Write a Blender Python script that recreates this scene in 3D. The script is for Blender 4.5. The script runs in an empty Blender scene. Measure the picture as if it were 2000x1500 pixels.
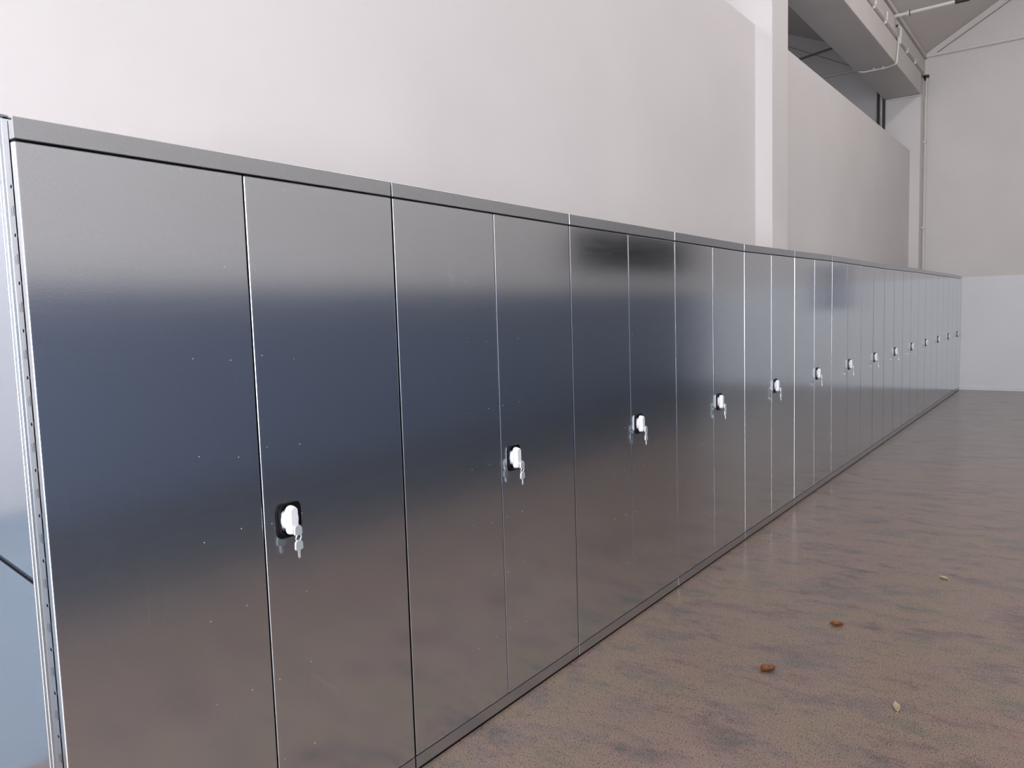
import bpy, bmesh, math, random
from mathutils import Matrix, Vector
random.seed(7)
S = bpy.context.scene
COL = S.collection

# ------------------------------------------------------------------ camera
cam = bpy.data.cameras.new('camera')
cam.sensor_width = 36.0
cam.lens = 1497.6258 / 2000 * 36.0
cam.clip_start = 0.05
cam_ob = bpy.data.objects.new('camera', cam)
COL.objects.link(cam_ob)
_r = Vector((0.80039233, 0.59869785, -0.03054507))
_u = Vector((-0.0284659, 0.08885237, 0.99563796))
_f = Vector((-0.5988003, 0.7960315, -0.08815923))
m = Matrix.Identity(4)
for i in range(3):
    m[i][0], m[i][1], m[i][2] = _r[i], _u[i], -_f[i]
m.translation = (1.8151347, -0.71855751, 1.56222701)
cam_ob.matrix_world = m
S.camera = cam_ob

# ------------------------------------------------------------------ light and exposure
S.view_settings.view_transform = 'Standard'
S.view_settings.look = 'None'
S.view_settings.gamma = 1.0
S.view_settings.use_curve_mapping = False
S.view_settings.exposure = 0.08

world = bpy.data.worlds.new('overcast_sky')
S.world = world
world.use_nodes = True
wn = world.node_tree.nodes
wn['Background'].inputs['Color'].default_value = (0.90, 0.92, 1.0, 1)
wn['Background'].inputs['Strength'].default_value = 0.8

def daylight_or_fill(name, loc, rot, sx, sy, power, color):
    l = bpy.data.lights.new(name, 'AREA')
    l.shape = 'RECTANGLE'
    l.size, l.size_y, l.energy, l.color = sx, sy, power, color
    o = bpy.data.objects.new(name, l)
    o.location = loc
    o.rotation_euler = rot
    COL.objects.link(o)
    return o
R90 = math.pi / 2
# daylight entering through the tall openings of the near end wall
daylight_or_fill('daylight_hall_entrance', (2.4, -5.9, 2.3), (R90, 0, 0), 3.8, 4.2, 670, (0.93, 0.945, 1.0))
daylight_or_fill('daylight_side_entrance', (-3.4, -5.9, 2.0), (R90, 0, 0), 3.0, 3.8, 25, (1.0, 0.97, 0.94))
daylight_or_fill('fill_side_hall', (-3.6, -2.2, 6.5), (0, 0, 0), 1.6, 3.0, 500, (0.90, 0.93, 1.0))  # fill lamp added under the side hall roof to brighten its near end
# overhead fill lamps added under the closed roof
daylight_or_fill('fill_overhead_near', (2.3, -0.2, 7.35), (0, 0, 0), 1.6, 6.0, 110, (1.0, 0.985, 0.98))
daylight_or_fill('fill_overhead_far', (2.3, 8.0, 7.35), (0, 0, 0), 1.6, 8.0, 270, (1.0, 0.97, 0.95))

# ------------------------------------------------------------------ material helpers
def mat(name, color, rough=0.5, metal=0.0, spec=0.5):
    a = bpy.data.materials.new(name)
    a.use_nodes = True
    b = a.node_tree.nodes['Principled BSDF']
    b.inputs['Base Color'].default_value = (*color, 1)
    b.inputs['Roughness'].default_value = rough
    b.inputs['Metallic'].default_value = metal
    b.inputs['Specular IOR Level'].default_value = spec
    return a

def node(nt, kind, **kw):
    n = nt.nodes.new(kind)
    for k, v in kw.items():
        if k in n.inputs:
            n.inputs[k].default_value = v
        else:
            setattr(n, k, v)
    return n

def coords(nt, scale=(1, 1, 1), kind='Object'):
    tc = nt.nodes.new('ShaderNodeTexCoord')
    mp = nt.nodes.new('ShaderNodeMapping')
    mp.inputs['Scale'].default_value = scale
    nt.links.new(tc.outputs[kind], mp.inputs['Vector'])
    return mp.outputs['Vector']

def ramp(nt, fac, stops):
    r = nt.nodes.new('ShaderNodeValToRGB')
    e = r.color_ramp.elements
    while len(e) < len(stops):
        e.new(0.5)
    for el, (p, c) in zip(e, stops):
        el.position = p
        el.color = (*c, 1)
    nt.links.new(fac, r.inputs['Fac'])
    return r.outputs['Color']

def noise(nt, vec, scale, detail=3, rough=0.5):
    n = node(nt, 'ShaderNodeTexNoise', Scale=scale, Detail=detail, Roughness=rough)
    nt.links.new(vec, n.inputs['Vector'])
    return n.outputs['Fac']

def bump(nt, height, strength, dist, bsdf, normal=None):
    b = node(nt, 'ShaderNodeBump', Strength=strength, Distance=dist)
    nt.links.new(height, b.inputs['Height'])
    if normal is not None:
        nt.links.new(normal, b.inputs['Normal'])
    nt.links.new(b.outputs['Normal'], bsdf.inputs['Normal'])
    return b.outputs['Normal']

def mix(nt, fac, a, b, mode='MIX'):
    n = nt.nodes.new('ShaderNodeMix')
    n.data_type = 'RGBA'
    n.blend_type = mode
    for s, v in ((n.inputs[0], fac), (n.inputs[6], a), (n.inputs[7], b)):
        if isinstance(v, bpy.types.NodeSocket):
            nt.links.new(v, s)
        elif isinstance(v, tuple):
            s.default_value = (*v, 1)
        else:
            s.default_value = v
    return n.outputs[2]

# galvanised sheet steel: faint spangle, rolling grain, soft waviness, small specks and scratches
def galvanised(name, c0, c1, r0, r1, specks=True):
    a = mat(name, c0, 0.2, 1.0)
    nt = a.node_tree
    b = nt.nodes['Principled BSDF']
    tc = nt.nodes.new('ShaderNodeTexCoord')
    oi = nt.nodes.new('ShaderNodeObjectInfo')
    sc_ = node(nt, 'ShaderNodeVectorMath', operation='SCALE')
    sc_.inputs[0].default_value = (3.1, 37.0, 23.0)
    nt.links.new(oi.outputs['Random'], sc_.inputs['Scale'])
    ad = node(nt, 'ShaderNodeVectorMath', operation='ADD')
    nt.links.new(tc.outputs['Object'], ad.inputs[0])
    nt.links.new(sc_.outputs[0], ad.inputs[1])
    v = ad.outputs[0]
    def coords(nt, scale):
        mp = nt.nodes.new('ShaderNodeMapping')
        mp.inputs['Scale'].default_value = scale
        nt.links.new(v, mp.inputs['Vector'])
        return mp.outputs['Vector']
    sp = noise(nt, v, 420, 2, 0.6)
    col = ramp(nt, sp, [(0.3, c0), (0.7, c1)])
    if specks:
        vs = coords(nt, (0, 5.0, 0.55))
        sc = node(nt, 'ShaderNodeTexVoronoi', Scale=1.6)
        sc.feature = 'DISTANCE_TO_EDGE'
        nt.links.new(vs, sc.inputs['Vector'])
        line = ramp(nt, sc.outputs['Distance'], [(0.0, (1, 1, 1)), (0.006, (0, 0, 0))])
        g2 = ramp(nt, noise(nt, v, 3.1, 2), [(0.58, (0, 0, 0)), (0.66, (0.28, 0.28, 0.28))])
        col = mix(nt, mix(nt, 1.0, line, g2, 'MULTIPLY'), col, (0.95, 0.97, 1.0))
    nt.links.new(col, b.inputs['Base Color'])
    rr = node(nt, 'ShaderNodeMapRange')
    rr.inputs['To Min'].default_value = r0
    rr.inputs['To Max'].default_value = r1
    nt.links.new(noise(nt, coords(nt, (1, 1.0, 8)), 6, 3), rr.inputs['Value'])
    nt.links.new(rr.outputs['Result'], b.inputs['Roughness'])
    n1 = bump(nt, noise(nt, coords(nt, (1, 1.2, 0.6)), 1.6, 1), 0.35, 0.004, b)
    bump(nt, sp, 0.06, 0.0006, b, n1)
    return a

M = {}
M['steel'] = galvanised('galvanised_steel', (0.62, 0.66, 0.69), (0.70, 0.735, 0.765), 0.12, 0.16)
M['steel_trim'] = galvanised('galvanised_steel_trim', (0.52, 0.55, 0.57), (0.60, 0.62, 0.64), 0.26, 0.34, False)
M['steel_side'] = galvanised('galvanised_steel_side', (0.56, 0.62, 0.69), (0.64, 0.70, 0.76), 0.10, 0.15, False)
M['weld'] = mat('pale_weld_spot', (0.55, 0.57, 0.60), 0.5, 0.3)
M['dark'] = mat('shadow_gap_steel', (0.03, 0.035, 0.05), 0.7)
M['black'] = mat('base_shadow_black', (0.003, 0.003, 0.005), 0.3, 0, 0.25)
M['white_plastic'] = mat('white_plastic', (0.80, 0.81, 0.86), 0.4)
M['chrome'] = mat('nickel_plated_metal', (0.86, 0.86, 0.88), 0.35, 0.55)
M['key_plastic'] = mat('grey_key_plastic', (0.50, 0.56, 0.58), 0.4, 0.3)
M['pipe'] = mat('white_painted_pipe', (0.72, 0.70, 0.67), 0.45)
M['dark_trim'] = mat('dark_fitting_and_slot', (0.035, 0.032, 0.03), 0.5)
M['dark_glass'] = mat('unlit_window_glass', (0.01, 0.011, 0.014), 0.9, 0, 0.1)
M['grey_trim'] = mat('grey_painted_steel', (0.24, 0.22, 0.20), 0.5)
M['unseen_slate'] = mat('slate_blue_stand_in', (0.15, 0.18, 0.255), 0.35)

def plaster(name, c0, c1):
    a = mat(name, c0, 0.75, 0, 0.3)
    nt = a.node_tree
    b = nt.nodes['Principled BSDF']
    v = coords(nt)
    nt.links.new(ramp(nt, noise(nt, v, 0.8, 4), [(0.3, c0), (0.7, c1)]), b.inputs['Base Color'])
    n1 = bump(nt, noise(nt, v, 2.2, 3), 0.35, 0.012, b)
    bump(nt, noise(nt, v, 60, 4, 0.7), 0.18, 0.002, b, n1)
    return a
M['wall'] = plaster('white_plaster', (0.70, 0.67, 0.665), (0.75, 0.72, 0.715))
M['enamel'] = plaster('pale_enamel', (0.76, 0.775, 0.815), (0.80, 0.815, 0.855))
M['enamel'].node_tree.nodes['Principled BSDF'].inputs['Roughness'].default_value = 0.4
M['beam'] = plaster('painted_concrete', (0.60, 0.56, 0.54), (0.66, 0.62, 0.60))
M['ceil'] = plaster('ceiling_paint', (0.66, 0.62, 0.585), (0.70, 0.66, 0.625))

def floor_mat():
    a = mat('polished_concrete', (0.3, 0.25, 0.22), 0.3)
    nt = a.node_tree
    b = nt.nodes['Principled BSDF']
    v = coords(nt)
    big = noise(nt, coords(nt, (1.0, 1.9, 1)), 2.1, 7, 0.72)
    base = ramp(nt, big, [(0.34, (0.095, 0.080, 0.072)), (0.46, (0.190, 0.140, 0.125)),
                          (0.56, (0.190, 0.152, 0.114)), (0.68, (0.120, 0.112, 0.102))])
    sp = noise(nt, coords(nt, (0.8, 1.5, 1)), 3.6, 6, 0.72)
    stain = ramp(nt, sp, [(0.50, (0, 0, 0)), (0.64, (0.75, 0.75, 0.75))])
    base = mix(nt, stain, base, (0.110, 0.108, 0.106))
    pk = ramp(nt, noise(nt, v, 1.9, 3), [(0.52, (0, 0, 0)), (0.70, (0.5, 0.5, 0.5))])
    base = mix(nt, pk, base, (0.215, 0.145, 0.132))
    fine = noise(nt, v, 230, 4, 0.9)
    spk = ramp(nt, fine, [(0.40, (0.15, 0.14, 0.14)), (0.49, (1.1, 1.1, 1.1)), (0.60, (2.2, 2.05, 2.0))])
    base = mix(nt, 0.85, base, spk, 'MULTIPLY')
    # dimmer light away from the cabinets, painted in as a darker floor colour
    sx = nt.nodes.new('ShaderNodeSeparateXYZ')
    nt.links.new(v, sx.inputs[0])
    light_falloff = node(nt, 'ShaderNodeMapRange', interpolation_type='SMOOTHSTEP')
    light_falloff.inputs['From Min'].default_value = 2.0
    light_falloff.inputs['From Max'].default_value = 3.1
    nt.links.new(sx.outputs['X'], light_falloff.inputs['Value'])
    base = mix(nt, light_falloff.outputs['Result'], base, (0.080, 0.083, 0.088))
    vo = node(nt, 'ShaderNodeTexVoronoi', Scale=75.0)
    nt.links.new(coords(nt, (1, 1, 0)), vo.inputs['Vector'])
    agg = ramp(nt, vo.outputs['Distance'], [(0.14, (0.30, 0.27, 0.27)), (0.26, (1, 1, 1))])
    base = mix(nt, 0.8, base, agg, 'MULTIPLY')
    nt.links.new(base, b.inputs['Base Color'])
    rr = node(nt, 'ShaderNodeMapRange')
    rr.inputs['To Min'].default_value = 0.14
    rr.inputs['To Max'].default_value = 0.30
    nt.links.new(sp, rr.inputs['Value'])
    nt.links.new(rr.outputs['Result'], b.inputs['Roughness'])
    bump(nt, fine, 0.05, 0.0008, b)
    return a
M['floor'] = floor_mat()
M['asphalt'] = mat('bluish_paving', (0.30, 0.34, 0.40), 0.6)
M['side_floor'] = mat('side_hall_floor', (0.20, 0.235, 0.275), 0.45)

# ------------------------------------------------------------------ geometry helpers
def mk(name, bm, material, parent=None, smooth=False, kind=None):
    me = bpy.data.meshes.new(name)
    bmesh.ops.recalc_face_normals(bm, faces=bm.faces)
    bm.to_mesh(me)
    bm.free()
    me.materials.append(material)
    if smooth:
        for p in me.polygons:
            p.use_smooth = True
    o = bpy.data.objects.new(name, me)
    COL.objects.link(o)
    if parent:
        o.parent = parent
    if kind:
        o['kind'] = kind
    return o

def box(bm, x0, x1, y0, y1, z0, z1, bev=0.0, seg=1):
    vs = [bm.verts.new((x, y, z)) for x in (x0, x1) for y in (y0, y1) for z in (z0, z1)]
    fs = [bm.faces.new([vs[i] for i in q]) for q in
          ((0, 1, 3, 2), (4, 6, 7, 5), (0, 4, 5, 1), (2, 3, 7, 6), (0, 2, 6, 4), (1, 5, 7, 3))]
    if bev > 0:
        es = list({e for f in fs for e in f.edges})
        bmesh.ops.bevel(bm, geom=es, offset=bev, segments=seg, profile=0.5, affect='EDGES')
    return bm

def poly_prism(bm, pts, axis, a, b):
    """extrude a 2-D outline between a and b along an axis (0 x, 1 y, 2 z)"""
    def v(p, t):
        c = list(p)
        c.insert(axis, t)
        return bm.verts.new(c)
    A = [v(p, a) for p in pts]
    B = [v(p, b) for p in pts]
    bm.faces.new(A)
    bm.faces.new(B[::-1])
    n = len(pts)
    for i in range(n):
        bm.faces.new((A[i], A[(i + 1) % n], B[(i + 1) % n], B[i]))
    return bm

def tube(bm, pts, r, seg=12, closed=False):
    pts = [Vector(p) for p in pts]
    rings = []
    n = len(pts)
    up = None
    for i, p in enumerate(pts):
        if closed:
            d = (pts[(i + 1) % n] - pts[i - 1]).normalized()
        else:
            d = (pts[min(i + 1, n - 1)] - pts[max(i - 1, 0)]).normalized()
        if up is None:
            up = d.orthogonal().normalized()
        up = (up - d * up.dot(d)).normalized()
        s = d.cross(up)
        rings.append([bm.verts.new(p + (up * math.cos(t) + s * math.sin(t)) * r)
                      for t in (2 * math.pi * k / seg for k in range(seg))])
    for i in range(n if closed else n - 1):
        a, b = rings[i], rings[(i + 1) % n]
        for k in range(seg):
            bm.faces.new((a[k], a[(k + 1) % seg], b[(k + 1) % seg], b[k]))
    if not closed:
        bm.faces.new(rings[0])
        bm.faces.new(rings[-1][::-1])
    return bm

def arc(path, r=0.05, n=5):
    """round the corners of a polyline"""
    P = [Vector(p) for p in path]
    out = [P[0]]
    for a, b, c in zip(P, P[1:], P[2:]):
        u, w = (a - b).normalized(), (c - b).normalized()
        s, e = b + u * r, b + w * r
        for k in range(n + 1):
            t = k / n
            out.append(s * (1 - t) ** 2 + b * 2 * t * (1 - t) + e * t * t)
    out.append(P[-1])
    return out

def empty(name, loc=(0, 0, 0)):
    o = bpy.data.objects.new(name, None)
    o.location = loc
    o.empty_display_size = 0.1
    COL.objects.link(o)
    return o

def tag(o, label, cat, group=None):
    o['label'] = label
    o['category'] = cat
    if group:
        o['group'] = group
    return o

def st(name, bm, material, parent=None):
    return mk(name, bm, material, parent, kind='structure')

# ------------------------------------------------------------------ hall shell
NB = bmesh.new
YE = 15.05        # far end wall
YN = -6.0         # near end wall (behind the camera)
XP = -0.62        # pilaster and beam front
XI = -0.78        # infill wall face
XB = -1.19        # back of pilasters and beam
XR = 4.9         # opposite wall

st('floor', box(NB(), XB, XR + 0.3, YN - 0.3, YE + 0.3, -0.2, 0.0), M['floor'])
st('side_hall_floor', box(NB(), -5.9, XB, YN - 0.3, YE + 0.3, -0.2, -0.002), M['side_floor'])
st('ground', box(NB(), -30, 30, -40, YN - 0.3, -0.25, -0.03), M['asphalt'])

# far end wall with the gables of both halls
gable = [(-5.9, -0.2), (5.25, -0.2), (5.25, 6.0), (2.2, 7.75), (-0.66, 6.05), (-1.19, 6.05), (-3.4, 7.2), (-5.9, 6.05)]
st('wall_back', poly_prism(NB(), gable, 1, YE, YE + 0.3), M['wall'])
# near end wall with two tall openings
bm = NB()
box(bm, -5.9, -5.0, YN - 0.3, YN, -0.2, 4.2); box(bm, -1.8, 0.3, YN - 0.3, YN, -0.2, 4.6)
box(bm, 4.5, 5.25, YN - 0.3, YN, -0.2, 4.6)
poly_prism(bm, [(-5.9, 4.0), (-1.8, 4.0), (-1.19, 6.2), (-3.4, 7.2), (-5.9, 6.05)], 1, YN - 0.3, YN)
poly_prism(bm, [(-1.19, 4.6), (5.25, 4.6), (5.25, 6.0), (2.2, 7.75), (-1.19, 6.05)], 1, YN - 0.3, YN)
st('wall_front', bm, M['wall'])

# opposite wall: white plaster over a slate band standing in for an unseen cabinet row, with a dark high window
bm = NB()
box(bm, XR, XR + 0.3, YN, YE, 1.93, 6.2); st('wall_right', bm, M['wall'])
st('unseen_cabinet_row_band', box(NB(), XR - 0.02, XR + 0.3, YN, YE, -0.2, 1.93), M['unseen_slate'])
w = st('window_1', box(NB(), XR - 0.03, XR + 0.02, 9.9, 14.4, 2.32, 3.0), M['dark_glass'])
# glossy pale blue-grey enamel on the lower part of the far end wall, with a low skirting
st('trim_4', box(NB(), XP, XR, YE - 0.004, YE, 0.06, 2.0), M['enamel'])
st('baseboard_back', box(NB(), XP, XR, YE - 0.012, YE, 0.0, 0.07, 0.003), M['enamel'])
# unseen dark panel on the far end wall, out of frame to the right but mirrored by the cabinets
st('unseen_dark_panel', box(NB(), 1.95, 2.45, YE - 0.03, YE + 0.02, 1.5, 2.35, 0.004), M['unseen_slate'])

# left wall: low infill panels between pilasters, opening above them
st('wall_left', box(NB(), XI - 0.28, XI, 7.2, 14.6, 0, 4.25), M['wall'])
bm = NB()
box(bm, XI - 0.28, XI, 0.12, 6.72, 0, 4.23)
box(bm, XI - 0.28, XI, -0.68, 0.12, 3.0, 4.23)
box(bm, XI - 0.28, XI, YN, -1.16, 0, 4.23)
st('wall_left', bm, M['wall'])
for y0, y1 in ((-1.16, -0.68), (6.72, 7.2), (14.6, YE)):
    tag(st('pilaster', box(NB(), XB, XP, y0, y1, 0, 5.19, 0.006), M['wall']),
        {6.72: 'white plastered pilaster in the middle of the left wall, its near side brightly lit',
         14.6: 'white plastered pilaster in the far left corner under the end of the beam',
         -1.16: 'white plastered pilaster beside the doorway at the near end of the cabinet row'}[y0], 'pilaster')

# side hall far wall
st('wall_side_hall', box(NB(), -5.9, -5.6, YN, YE, -0.2, 6.05), M['wall'])

# roofs
def slab(x0, z0, x1, z1, t=0.15):
    return poly_prism(NB(), [(x0, z0), (x1, z1), (x1, z1 + t), (x0, z0 + t)], 1, YN - 0.3, YE + 0.3)
st('ceiling', slab(-0.95, 5.78, 2.2, 7.62), M['ceil'])
st('ceiling', slab(2.2, 7.62, 5.3, 5.9), M['ceil'])
st('ceiling', slab(-0.95, 5.95, -3.4, 7.05), M['ceil'])
st('ceiling', slab(-3.4, 7.05, -5.95, 5.9), M['ceil'])

# long beam over the infill wall, with gutter plank above a shadow joint
beam = empty('concrete_beam', (XP, 7.2, 5.19))
tag(beam, 'long concrete beam carrying the roof above the left wall panels', 'beam')
def sub(o, b):
    o.parent = b
    o.matrix_parent_inverse = Matrix.Translation(-b.location)
    return o
sub(mk('lower_flange', box(NB(), XB, XP, YN, 14.6, 5.19, 5.54, 0.006), M['beam']), beam)
sub(mk('shadow_joint', box(NB(), XB + 0.05, XP - 0.05, YN, 14.62, 5.54, 5.58), M['dark']), beam)
sub(mk('upper_web', box(NB(), XB + 0.01, XP - 0.012, YN, YE, 5.58, 5.87, 0.005), M['beam']), beam)
sub(mk('eaves_strip', box(NB(), XP - 0.1, XP + 0.02, YN, YE, 5.885, 5.94, 0.004), M['beam']), beam)
sub(mk('upper_joint', box(NB(), XB + 0.05, XP - 0.04, YN, YE, 5.865, 5.89), M['dark']), beam)
sub(mk('bearing_pad', box(NB(), XB + 0.02, XP - 0.004, 14.57, YE, 5.16, 5.185), M['pipe']), beam)

# mouldings and tie rods of the far gables
t = mk('trim_2', box(NB(), XP, XR, YE - 0.05, YE, 5.90, 5.95, 0.008, 2), M['pipe'], kind='structure')
t = mk('trim_3', box(NB(), -5.6, XB, YE - 0.05, YE, 5.90, 5.95, 0.008, 2), M['pipe'], kind='structure')
tag(mk('tie_rod', tube(NB(), [(-0.45, YE - 0.03, 5.95), (0.64, YE - 0.03, 6.57), (2.2, YE - 0.03, 7.46)], 0.006), M['grey_trim']),
    'thin dark rod running up the far gable beside the roof slope', 'tie rod')
tag(mk('tie_rod', tube(NB(), [(-3.6, YE - 0.03, 6.255), (-2.0, YE - 0.03, 6.448)], 0.020), M['grey_trim']),
    'thick dark bar seen under the side hall roof through the gap above the wall', 'tie rod')
tag(mk('tie_rod', tube(NB(), [(-3.1, YE - 0.09, 6.67), (-1.75, YE - 0.09, 5.955)], 0.005), M['grey_trim']),
    'thin dark cable crossing the side hall gable behind the beam', 'tie rod')

# dark strips put in for the slot's shade, and a white pipe, beside the far pilaster
fr = tag(mk('slot_shade_right', box(NB(), -1.225, -1.191, 14.57, 14.9, 4.0, 5.5), M['dark_trim']),
         'dark vertical strip standing in for the shaded slot beside the far pilaster above the wall panel', 'shadow strip')
tag(mk('slot_shade_left', box(NB(), -1.32, -1.285, 14.56, 14.62, 0.0, 5.7, 0.004), M['dark_trim']),
    'dark upright strip of slot shade left of the white pipe behind the far end of the beam', 'slot shade strip')
bm = NB(); tube(bm, [(-1.25, 14.6, 0), (-1.25, 14.6, 5.7)], 0.014)
tube(bm, [(-1.25, 14.6, 4.95), (-1.25, 14.6, 4.98)], 0.02)
tag(mk('vertical_pipe', bm, M['pipe']), 'thin white vertical pipe in the dark slot behind the far pilaster', 'pipe')

# ------------------------------------------------------------------ pipes and conduits on the beam
pp = empty('lamp_arm_pipe', (-0.62, 12.34, 5.86))
tag(pp, 'thick white horizontal pipe sticking out from the beam top under the roof', 'pipe')
sub(mk('pipe', tube(NB(), [(-0.63, 12.34, 5.855), (0.16, 12.34, 5.86)], 0.024, 16), M['pipe'], smooth=False), pp)
sub(mk('collar', tube(NB(), [(-0.465, 12.34, 5.856), (-0.43, 12.34, 5.856)], 0.034, 16), M['pipe']), pp)
sub(mk('collar_ring', tube(NB(), [(-0.43, 12.34, 5.856), (-0.42, 12.34, 5.856)], 0.037, 16), M['dark_trim']), pp)
sub(mk('end_socket', tube(NB(), [(0.16, 12.34, 5.86), (0.34, 12.34, 5.86)], 0.032, 16), M['dark_trim']), pp)

cd = empty('electrical_conduit', (-0.6, 12.4, 5.2))
tag(cd, 'thin white conduit bending from the beam face round under the beam', 'conduit')
path = arc([(-0.60, 12.50, 5.52), (-0.60, 12.40, 5.28), (-0.60, 12.36, 5.165), (-0.74, 12.45, 5.165), (-1.10, 12.46, 5.165), (-1.22, 12.46, 5.23)], 0.045)
sub(mk('conduit_tube', tube(NB(), path, 0.0135, 10), M['pipe']), cd)
for cx in (-0.80, -0.93):
    sub(mk('clip', box(NB(), cx - 0.012, cx + 0.012, 12.425, 12.49, 5.148, 5.19, 0.003), M['pipe']), cd)
sub(mk('junction_box', box(NB(), XP, XP + 0.05, 12.50, 12.60, 5.49, 5.60, 0.008), M['pipe']), cd)
sub(mk('riser_tube', tube(NB(), arc([(-0.585, 12.55, 5.6), (-0.585, 12.57, 5.74), (-0.63, 12.57, 5.77)], 0.02), 0.018, 10), M['pipe']), cd)
sub(mk('junction_box', tube(NB(), [(-0.62, 12.42, 5.735), (-0.60, 12.42, 5.735)], 0.02, 12), M['dark_trim']), cd)

cr = empty('long_conduit', (-0.62, 9.0, 5.6))
tag(cr, 'long thin conduit run along the beam just above its shadow joint', 'conduit')
sub(mk('conduit_tube', tube(NB(), [(-0.615, YN + 0.1, 5.605), (-0.615, 14.85, 5.605)], 0.008, 8), M['pipe']), cr)
for cy in (7.7, 8.4, 9.2, 10.0, 10.93, 11.65, 13.3, 14.0):
    sub(mk('clip', box(NB(), XP - 0.02, XP + 0.02, cy - 0.014, cy + 0.014, 5.555, 5.63, 0.003), M['pipe']), cr)
for cy in (10.93, 11.65):
    sub(mk('riser_tube', tube(NB(), [(-0.60, cy, 5.60), (-0.60, cy, 5.72)], 0.013, 8), M['pipe']), cr)

vp = empty('corner_downpipe', (-0.58, 14.87, 0))
tag(vp, 'slim white pipe running down the far left corner to behind the cabinets', 'pipe')
sub(mk('pipe', tube(NB(), arc([(-0.585, 14.87, 0.0), (-0.585, 14.87, 5.42), (-0.57, 14.87, 5.50), (-0.60, 14.87, 5.56)], 0.02), 0.018, 12), M['pipe']), vp)
sub(mk('elbow', tube(NB(), [(-0.60, 14.80, 5.52), (-0.565, 14.87, 5.54), (-0.60, 14.93, 5.50)], 0.032, 12), M['dark_trim']), vp)
for cz in (2.9, 4.4):
    sub(mk('clip', box(NB(), -0.62, -0.56, 14.84, 14.90, cz, cz + 0.03, 0.003), M['pipe']), vp)

# ------------------------------------------------------------------ cabinets
W = 1.0712
YK = [-0.019, 1.0762, 2.1399, 3.2051, 4.2674, 5.3497, 6.4349, 7.523, 8.6119, 9.684, 10.7555, 11.847, 12.938, 14.030, 15.035]
DZ = [0.0127, 0.0062, -0.0035, -0.0087, -0.0145, -0.0045, 0.0069, 0.0072, 0.0077, 0.015, 0.0225, 0.0235, 0.0245, 0.0255, 0.0263]
def dz(y):
    y = min(max(y, YK[0]), YK[-1])
    for a, b, p, q in zip(YK, YK[1:], DZ, DZ[1:]):
        if y <= b:
            return p + (q - p) * (y - a) / (b - a)
    return DZ[-1]
def settle(bm, yoff=0.0):
    """cabinets stand at slightly different heights: stretch to the measured top line"""
    for v in bm.verts:
        v.co.z *= 1 + dz(v.co.y + yoff) / 2.0
    return bm

DEP = 0.56
ORD = ['first', 'second', 'third', 'fourth', 'fifth', 'sixth', 'seventh', 'eighth', 'ninth', 'tenth',
       'eleventh', 'twelfth', 'thirteenth', 'fourteenth']

def rrect(w, h, r, n=6):
    out = []
    for cx, cy, a0 in ((w / 2 - r, h / 2 - r, 0), (-w / 2 + r, h / 2 - r, 90), (-w / 2 + r, -h / 2 + r, 180), (w / 2 - r, -h / 2 + r, 270)):
        for k in range(n + 1):
            a = math.radians(a0 + 90 * k / n)
            out.append((cx + r * math.cos(a), cy + r * math.sin(a)))
    return out

def loft(bm, sections, cap0=True, cap1=True):
    """sections: (x, outline in y/z)"""
    rings = [[bm.verts.new((x, y, z)) for y, z in pts] for x, pts in sections]
    n = len(rings[0])
    for a, b in zip(rings, rings[1:]):
        for i in range(n):
            bm.faces.new((a[i], a[(i + 1) % n], b[(i + 1) % n], b[i]))
    if cap0:
        bm.faces.new(rings[0][::-1])
    if cap1:
        bm.faces.new(rings[-1])
    return bm

def shared(name, bm, material, smooth=False):
    me = bpy.data.meshes.new(name)
    bmesh.ops.recalc_face_normals(bm, faces=bm.faces)
    bm.to_mesh(me); bm.free()
    me.materials.append(material)
    if smooth:
        for p in me.polygons:
            p.use_smooth = True
    return me

# swing handle: a shallow black dish, a white turning disc and an upright grip
plate_me = shared('handle_plate', loft(NB(), [(-0.001, rrect(0.086, 0.104, 0.022)), (0.004, rrect(0.086, 0.104, 0.022)),
    (0.0065, rrect(0.080, 0.098, 0.020)), (0.0065, rrect(0.074, 0.092, 0.018)), (0.0025, rrect(0.066, 0.084, 0.016)),
    (0.0012, rrect(0.040, 0.050, 0.012))]), M['black'])
def capsule(w, h, n=10):
    return rrect(w, h, min(w, h) / 2 * 0.92, 6)
bm = loft(NB(), [(0.001, rrect(0.054, 0.054, 0.0268, 8)), (0.013, rrect(0.054, 0.054, 0.0268, 8)), (0.016, rrect(0.047, 0.047, 0.0233, 8))])
disc_me = shared('handle_disc', bm, M['white_plastic'])
bm = loft(NB(), [(0.010, capsule(0.034, 0.084)), (0.017, capsule(0.033, 0.083)), (0.028, capsule(0.027, 0.078)),
                 (0.031, capsule(0.022, 0.072))])
grip_me = shared('handle_grip', bm, M['white_plastic'])
bm = NB(); tube(bm, [(0.028, 0, -0.022), (0.034, 0, -0.022)], 0.0075, 14)
lock_me = shared('lock_barrel', bm, M['chrome'])
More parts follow.
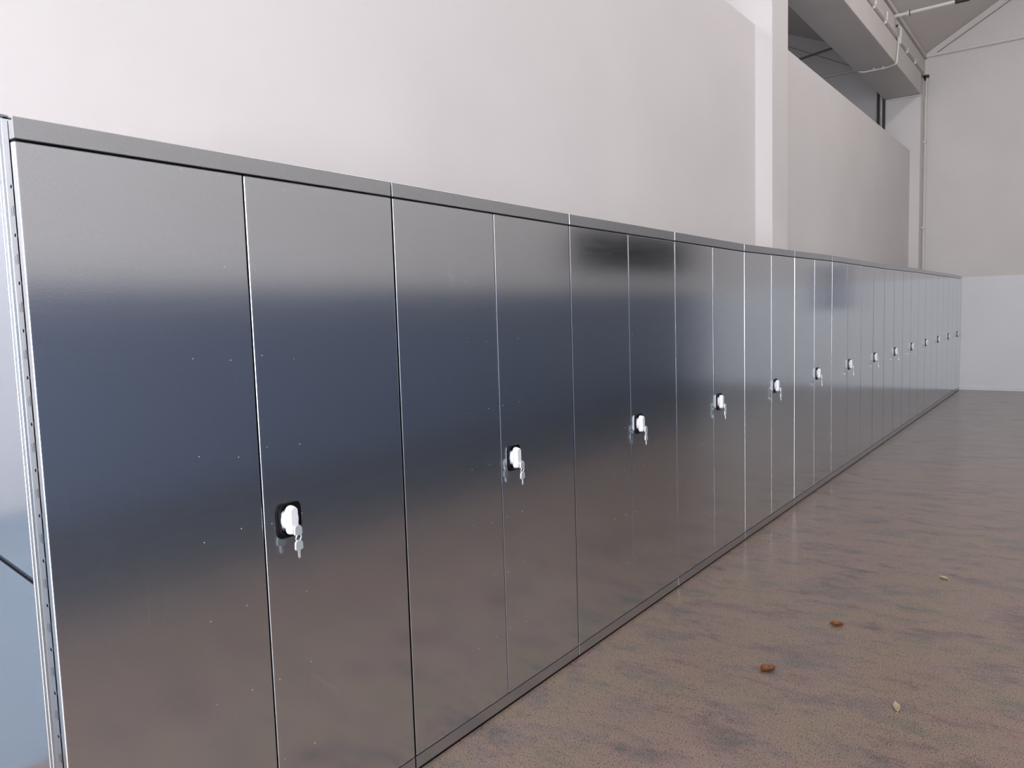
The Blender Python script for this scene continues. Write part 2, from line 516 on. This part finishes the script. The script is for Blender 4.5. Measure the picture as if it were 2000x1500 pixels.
# keys: one in the lock, its spare hanging from the ring
def key_bow(z_top, x):
    bm = NB()
    out = []
    for k in range(9):
        a = math.pi * k / 8
        out.append((0.0115 * math.cos(a), 0.0095 * math.sin(a) + z_top - 0.0095))
    out += [(-0.0118, z_top - 0.024), (-0.0075, z_top - 0.0275), (0.0075, z_top - 0.0275), (0.0118, z_top - 0.024)]
    loft(bm, [(x, out), (x + 0.001, out), (x + 0.0045, [(a * 0.9, (b - z_top + 0.013) * 0.9 + z_top - 0.013) for a, b in out])])
    return bm
k1 = key_bow(-0.009, 0.035)
tube(k1, [(0.030, 0, -0.0215), (0.037, 0, -0.0215)], 0.003, 8)
key1_me = shared('inserted_key', k1, M['key_plastic'])
bm = NB()
tube(bm, [(0.0375 + 0.0015 * math.sin(3 * t), 0.0078 * math.cos(t), -0.0415 + 0.0100 * math.sin(t)) for t in (2 * math.pi * k / 18 for k in range(18))], 0.0016, 6, True)
ring_me = shared('key_ring', bm, M['chrome'])
key2_me = shared('spare_key_bow', key_bow(-0.047, 0.0355), M['key_plastic'])
bm = NB()
pts = [(-0.0032, -0.073), (-0.0032, -0.091), (-0.001, -0.095), (0.0018, -0.093), (0.0030, -0.090), (0.0018, -0.0875), (0.0032, -0.085), (0.0018, -0.082), (0.0032, -0.079), (0.0030, -0.073)]
loft(bm, [(0.0365, pts), (0.0385, pts)])
blade_me = shared('key_blade', bm, M['chrome'])

def child(name, me, parent, loc=(0, 0, 0)):
    o = bpy.data.objects.new(name, me)
    COL.objects.link(o)
    o.parent = parent
    o.location = loc
    return o

def upright():
    """perforated shelving upright at the near end: a face with slots and round holes between folded edges"""
    bm = NB()
    y = 0.0005            # face plane just proud of the side panel (local)
    zt0, zt1 = 2.012, 2.03
    xs = [-0.024, -0.0262, -0.0282, -0.0302, -0.0322, -0.0390, -0.0408, -0.062]
    # slot columns lie in x-cells 1, 3 and 5 ; the dot sits in a cell from -0.0255 to -0.0385
    first, pitch = 0.078, 0.1024
    z = 0.0
    def quad(x0, x1, z0, z1):
        if z1 - z0 < 1e-6:
            return
        bm.faces.new([bm.verts.new(p) for p in ((x0, y, z0), (x1, y, z0), (x1, y, z1), (x0, y, z1))])
    zc = 0.0
    n = 0
    while True:
        sz = first + n * pitch            # slot centre
        dzc = sz + pitch / 2              # dot centre
        if sz + 0.012 > 1.93:
            break
        s0, s1 = sz - 0.0105, sz + 0.0105
        quad(xs[0], xs[-1], zc, s0)
        for i in range(len(xs) - 1):
            if i not in (1, 3, 5):
                quad(xs[i], xs[i + 1], s0, s1)
        # shorten the third slot
        quad(xs[5], xs[6], s1 - 0.003, s1)
        d0, d1 = dzc - 0.0065, dzc + 0.0065
        if d1 > 1.95:
            zc = s1
            break
        quad(xs[0], xs[-1], s1, d0)
        cx = -0.0325
        quad(xs[0], cx + 0.0065, d0, d1)
        quad(cx - 0.0065, xs[-1], d0, d1)
        sq, oc = [], []
        for k in range(8):
            a = math.pi / 4 * k
            c, s_ = math.cos(a), math.sin(a)
            mx = max(abs(c), abs(s_))
            sq.append(bm.verts.new((cx + 0.0065 * c / mx, y, dzc + 0.0065 * s_ / mx)))
            oc.append(bm.verts.new((cx + 0.0042 * c, y, dzc + 0.0042 * s_)))
        for k in range(8):
            bm.faces.new((sq[k], sq[(k + 1) % 8], oc[(k + 1) % 8], oc[k]))
        zc = d1
        n += 1
    quad(xs[0], xs[-1], zc, 1.99)
    bm.faces.new([bm.verts.new(p) for p in ((-0.024, y, 1.99), (-0.062, y, 1.99), (-0.062, y, zt1 - 0.008), (-0.024, y, zt0 - 0.004))])
    # folded return edges
    box(bm, -0.0685, -0.062, y - 0.005, y + 0.004, 0, zt1 - 0.006, 0.0028, 3)
    box(bm, -0.080, -0.0685, y - 0.001, y + 0.004, 0, zt1 - 0.004, 0.0008)
    box(bm, -0.087, -0.080, y - 0.005, y + 0.004, 0, zt1 - 0.002, 0.0028, 3)
    return bm

SIDE = []
for i in range(14):
    y0, y1 = YK[i], YK[i + 1]
    w = y1 - y0
    root = empty('steel_cabinet', (0, y0, 0))
    lab = {0: 'tall galvanised steel double-door cabinet at the near end of the row, perforated upright showing',
           13: 'galvanised steel double-door cabinet at the far end of the row, against the end wall'}.get(
           i, 'galvanised steel double-door cabinet, %s in the row counted from the near end' % ORD[i])
    tag(root, lab, 'cabinet', 'row of galvanised steel cabinets')
    g = 0.0034
    gl = 0.0003 if i == 0 else g
    def part(name, bm, material, parent=root, **k):
        return mk(name, settle(bm, y0), material, parent, **k)
    # carcass: sides, back, top, bottom, black shadow lining behind the gaps
    bm = NB()
    box(bm, -DEP, -0.021, 0.001 if i else 0.006, 0.013, 0.006, 1.985); box(bm, -DEP, -0.021, w - 0.013, w - 0.001, 0.006, 1.985)
    box(bm, -DEP, -DEP + 0.012, 0.013, w - 0.013, 0.006, 1.985)
    box(bm, -DEP, -0.021, 0.013, w - 0.013, 0.05, 0.062)
    part('carcass', bm, M['dark'])
    part('top_panel', box(NB(), -DEP, -0.0215, g, w - g, 1.985, 1.996, 0.002), M['steel_trim'])
    part('top_fascia', box(NB(), -0.021, 0.001, gl, w - g, 1.9535, 2.0, 0.0016, 2), M['steel_trim'])
    part('plinth', box(NB(), -0.021, 0.0, gl, w - g, 0.0115, 0.0545, 0.0012, 2), M['steel_trim'])
    part('base_shadow_strip', box(NB(), -0.10, -0.004, 0.002, w - 0.002, 0.0, 0.0115), M['black'])  # black strip put in for the shadow line under the plinth
    mid = w * 0.5012
    dl = part('door', box(NB(), -0.020, 0.0012, gl, mid - 0.0034, 0.0585, 1.949, 0.0036, 3), M['steel'])
    dr = part('door', box(NB(), -0.020, 0.0016, mid, w - g, 0.0585, 1.949, 0.0040, 3), M['steel'])
    rw = random.Random(100 + i)
    for door, offs in ((dl, (-0.178, -0.070)), (dr, (0.023, 0.130))):
        bm = NB()
        for zr in (1.933, 1.695, 1.465, 1.21, 1.0, 0.783, 0.56, 0.31):
            for oy in offs:
                if rw.random() < 0.12:
                    continue
                cy, cz = mid + oy + rw.uniform(-0.004, 0.004), zr + rw.uniform(-0.012, 0.012)
                rr = rw.uniform(0.0011, 0.0018)
                fx = 0.0012 if door is dl else 0.0016
                tube(bm, [(fx - 0.0005, cy, cz), (fx + 0.0003, cy, cz)], rr, 8)
        wm = mk('weld_marks', settle(bm, y0), M['weld'], door)
        wm['kind'] = 'stuff'
    hy, hz = mid + 0.079, 1.002 * (1 + dz(y0 + mid) / 2)
    if i == 0:
        hy, hz = 0.61 - y0, 1.003
    plate = child('handle_plate', plate_me, dr, (0, hy, hz))
    child('handle_disc', disc_me, dr, (0, hy, hz))
    child('handle_grip', grip_me, dr, (0, hy, hz))
    child('lock_barrel', lock_me, dr, (0, hy, hz))
    ks = empty('key_set', (0, y0 + hy, hz))
    tag(ks, {0: 'pair of grey keys on a ring hanging in the lock of the nearest cabinet',
             13: 'pair of keys hanging in the lock of the last cabinet by the end wall'}.get(
             i, 'keys hanging in the lock of the %s cabinet from the near end' % ORD[i]),
        'keys', 'keys hanging in the cabinet locks')
    rk = random.uniform(-0.12, 0.12)
    child('inserted_key', key1_me, ks)
    child('key_ring', ring_me, ks)
    sk = child('spare_key', key2_me, ks)
    child('key_blade', blade_me, sk)
    ks.scale = (1.15, 1.15, 1.12)
    if i == 0:
        # near side: recessed sheets with a slit between them, perforated upright
        bm = NB(); box(bm, -DEP, -0.087, -0.002, 0.001, 0.0, 0.985)
        for v in bm.verts:
            if v.co.z > 0.9:
                v.co.z = 0.985 + (-0.09 - v.co.x) * 0.14
        mk('side_panel', bm, M['steel_side'], root)
        bm = NB(); box(bm, -DEP, -0.087, -0.002, 0.001, 0.998, 1.99)
        for v in bm.verts:
            if v.co.z < 1.5:
                v.co.z = 1.001 + (-0.09 - v.co.x) * 0.14
        mk('side_panel', bm, M['steel_side'], root)
        up = mk('perforated_upright', upright(), M['steel_trim'], root)
        mk('upright_cap', poly_prism(NB(), [(-0.020, 2.008), (-0.090, 2.030), (-0.090, 2.034), (-0.020, 2.012)], 1, -0.009, 0.02), M['black'], up)
    elif i == 13:
        pass

# ------------------------------------------------------------------ dry leaves on the floor
def leaf_mat(name, c0, c1):
    a = mat(name, c0, 0.6)
    nt = a.node_tree
    nt.links.new(ramp(nt, noise(nt, coords(nt), 90, 3), [(0.35, c0), (0.65, c1)]), nt.nodes['Principled BSDF'].inputs['Base Color'])
    return a
LB = leaf_mat('russet_leaf', (0.20, 0.065, 0.022), (0.42, 0.17, 0.06))
LP = leaf_mat('pale_leaf', (0.62, 0.50, 0.30), (0.72, 0.62, 0.42))

def leaf(name, x, y, rot, L, Wd, curl, material, label, fold=0.0, flip=1):
    nu, nv = 12, 6
    bm = NB()
    grid = []
    for a in range(nu + 1):
        t = a / nu
        half = Wd / 2 * (math.sin(math.pi * min(1, t * 0.97 + 0.03)) ** 0.8) * (1 - 0.25 * t)
        row = []
        for b in range(nv + 1):
            s = b / nv * 2 - 1
            px = (t - 0.5) * L
            ang = s * curl
            py = half * (math.sin(ang) / curl if curl else s)
            pz = half * (1 - math.cos(ang)) / max(curl, 0.01) * flip + fold * (t - 0.5) ** 2 * 4 * L + 0.0015 * math.sin(9 * t + 4 * s)
            row.append(bm.verts.new((px, py, pz)))
        grid.append(row)
    for a in range(nu):
        for b in range(nv):
            bm.faces.new((grid[a][b], grid[a + 1][b], grid[a + 1][b + 1], grid[a][b + 1]))
    zmin = min(v.co.z for v in bm.verts)
    for v in bm.verts:
        v.co.z -= zmin - 0.0006
    r = bmesh.ops.solidify(bm, geom=list(bm.faces), thickness=0.0006)
    zmin = min(v.co.z for v in bm.verts)
    for v in bm.verts:
        v.co.z -= zmin
    o = mk(name, bm, material, None, smooth=True)
    o.location = (x, y, 0.0)
    o.rotation_euler = (0, 0, rot)
    tag(o, label, 'leaf')
    z = 0.004 + fold * L
    mk('leaf_stem', tube(NB(), [(-L * 0.5, 0, z), (-L * 0.62, 0.002, z * 0.7), (-L * 0.72, 0.006, z * 0.6)], 0.0009, 6), material, o)
    return o
leaf('dry_leaf', 0.748, 2.485, 1.1, 0.085, 0.066, 1.0, LB, 'curled reddish brown dry leaf on the floor, nearest the cabinets', 0.10)
leaf('dry_leaf', 0.872, 3.13, 0.5, 0.072, 0.060, 1.2, LB, 'small reddish brown dry leaf farther back on the floor', 0.14)
leaf('dry_leaf', 1.262, 2.44, 1.85, 0.085, 0.034, 0.9, LP, 'slender pale yellow dry leaf in the right foreground of the floor', 0.06)
leaf('dry_leaf', 1.20, 4.13, 2.4, 0.064, 0.042, 0.8, LP, 'small pale dry leaf on the floor, farthest from the camera', 0.08)
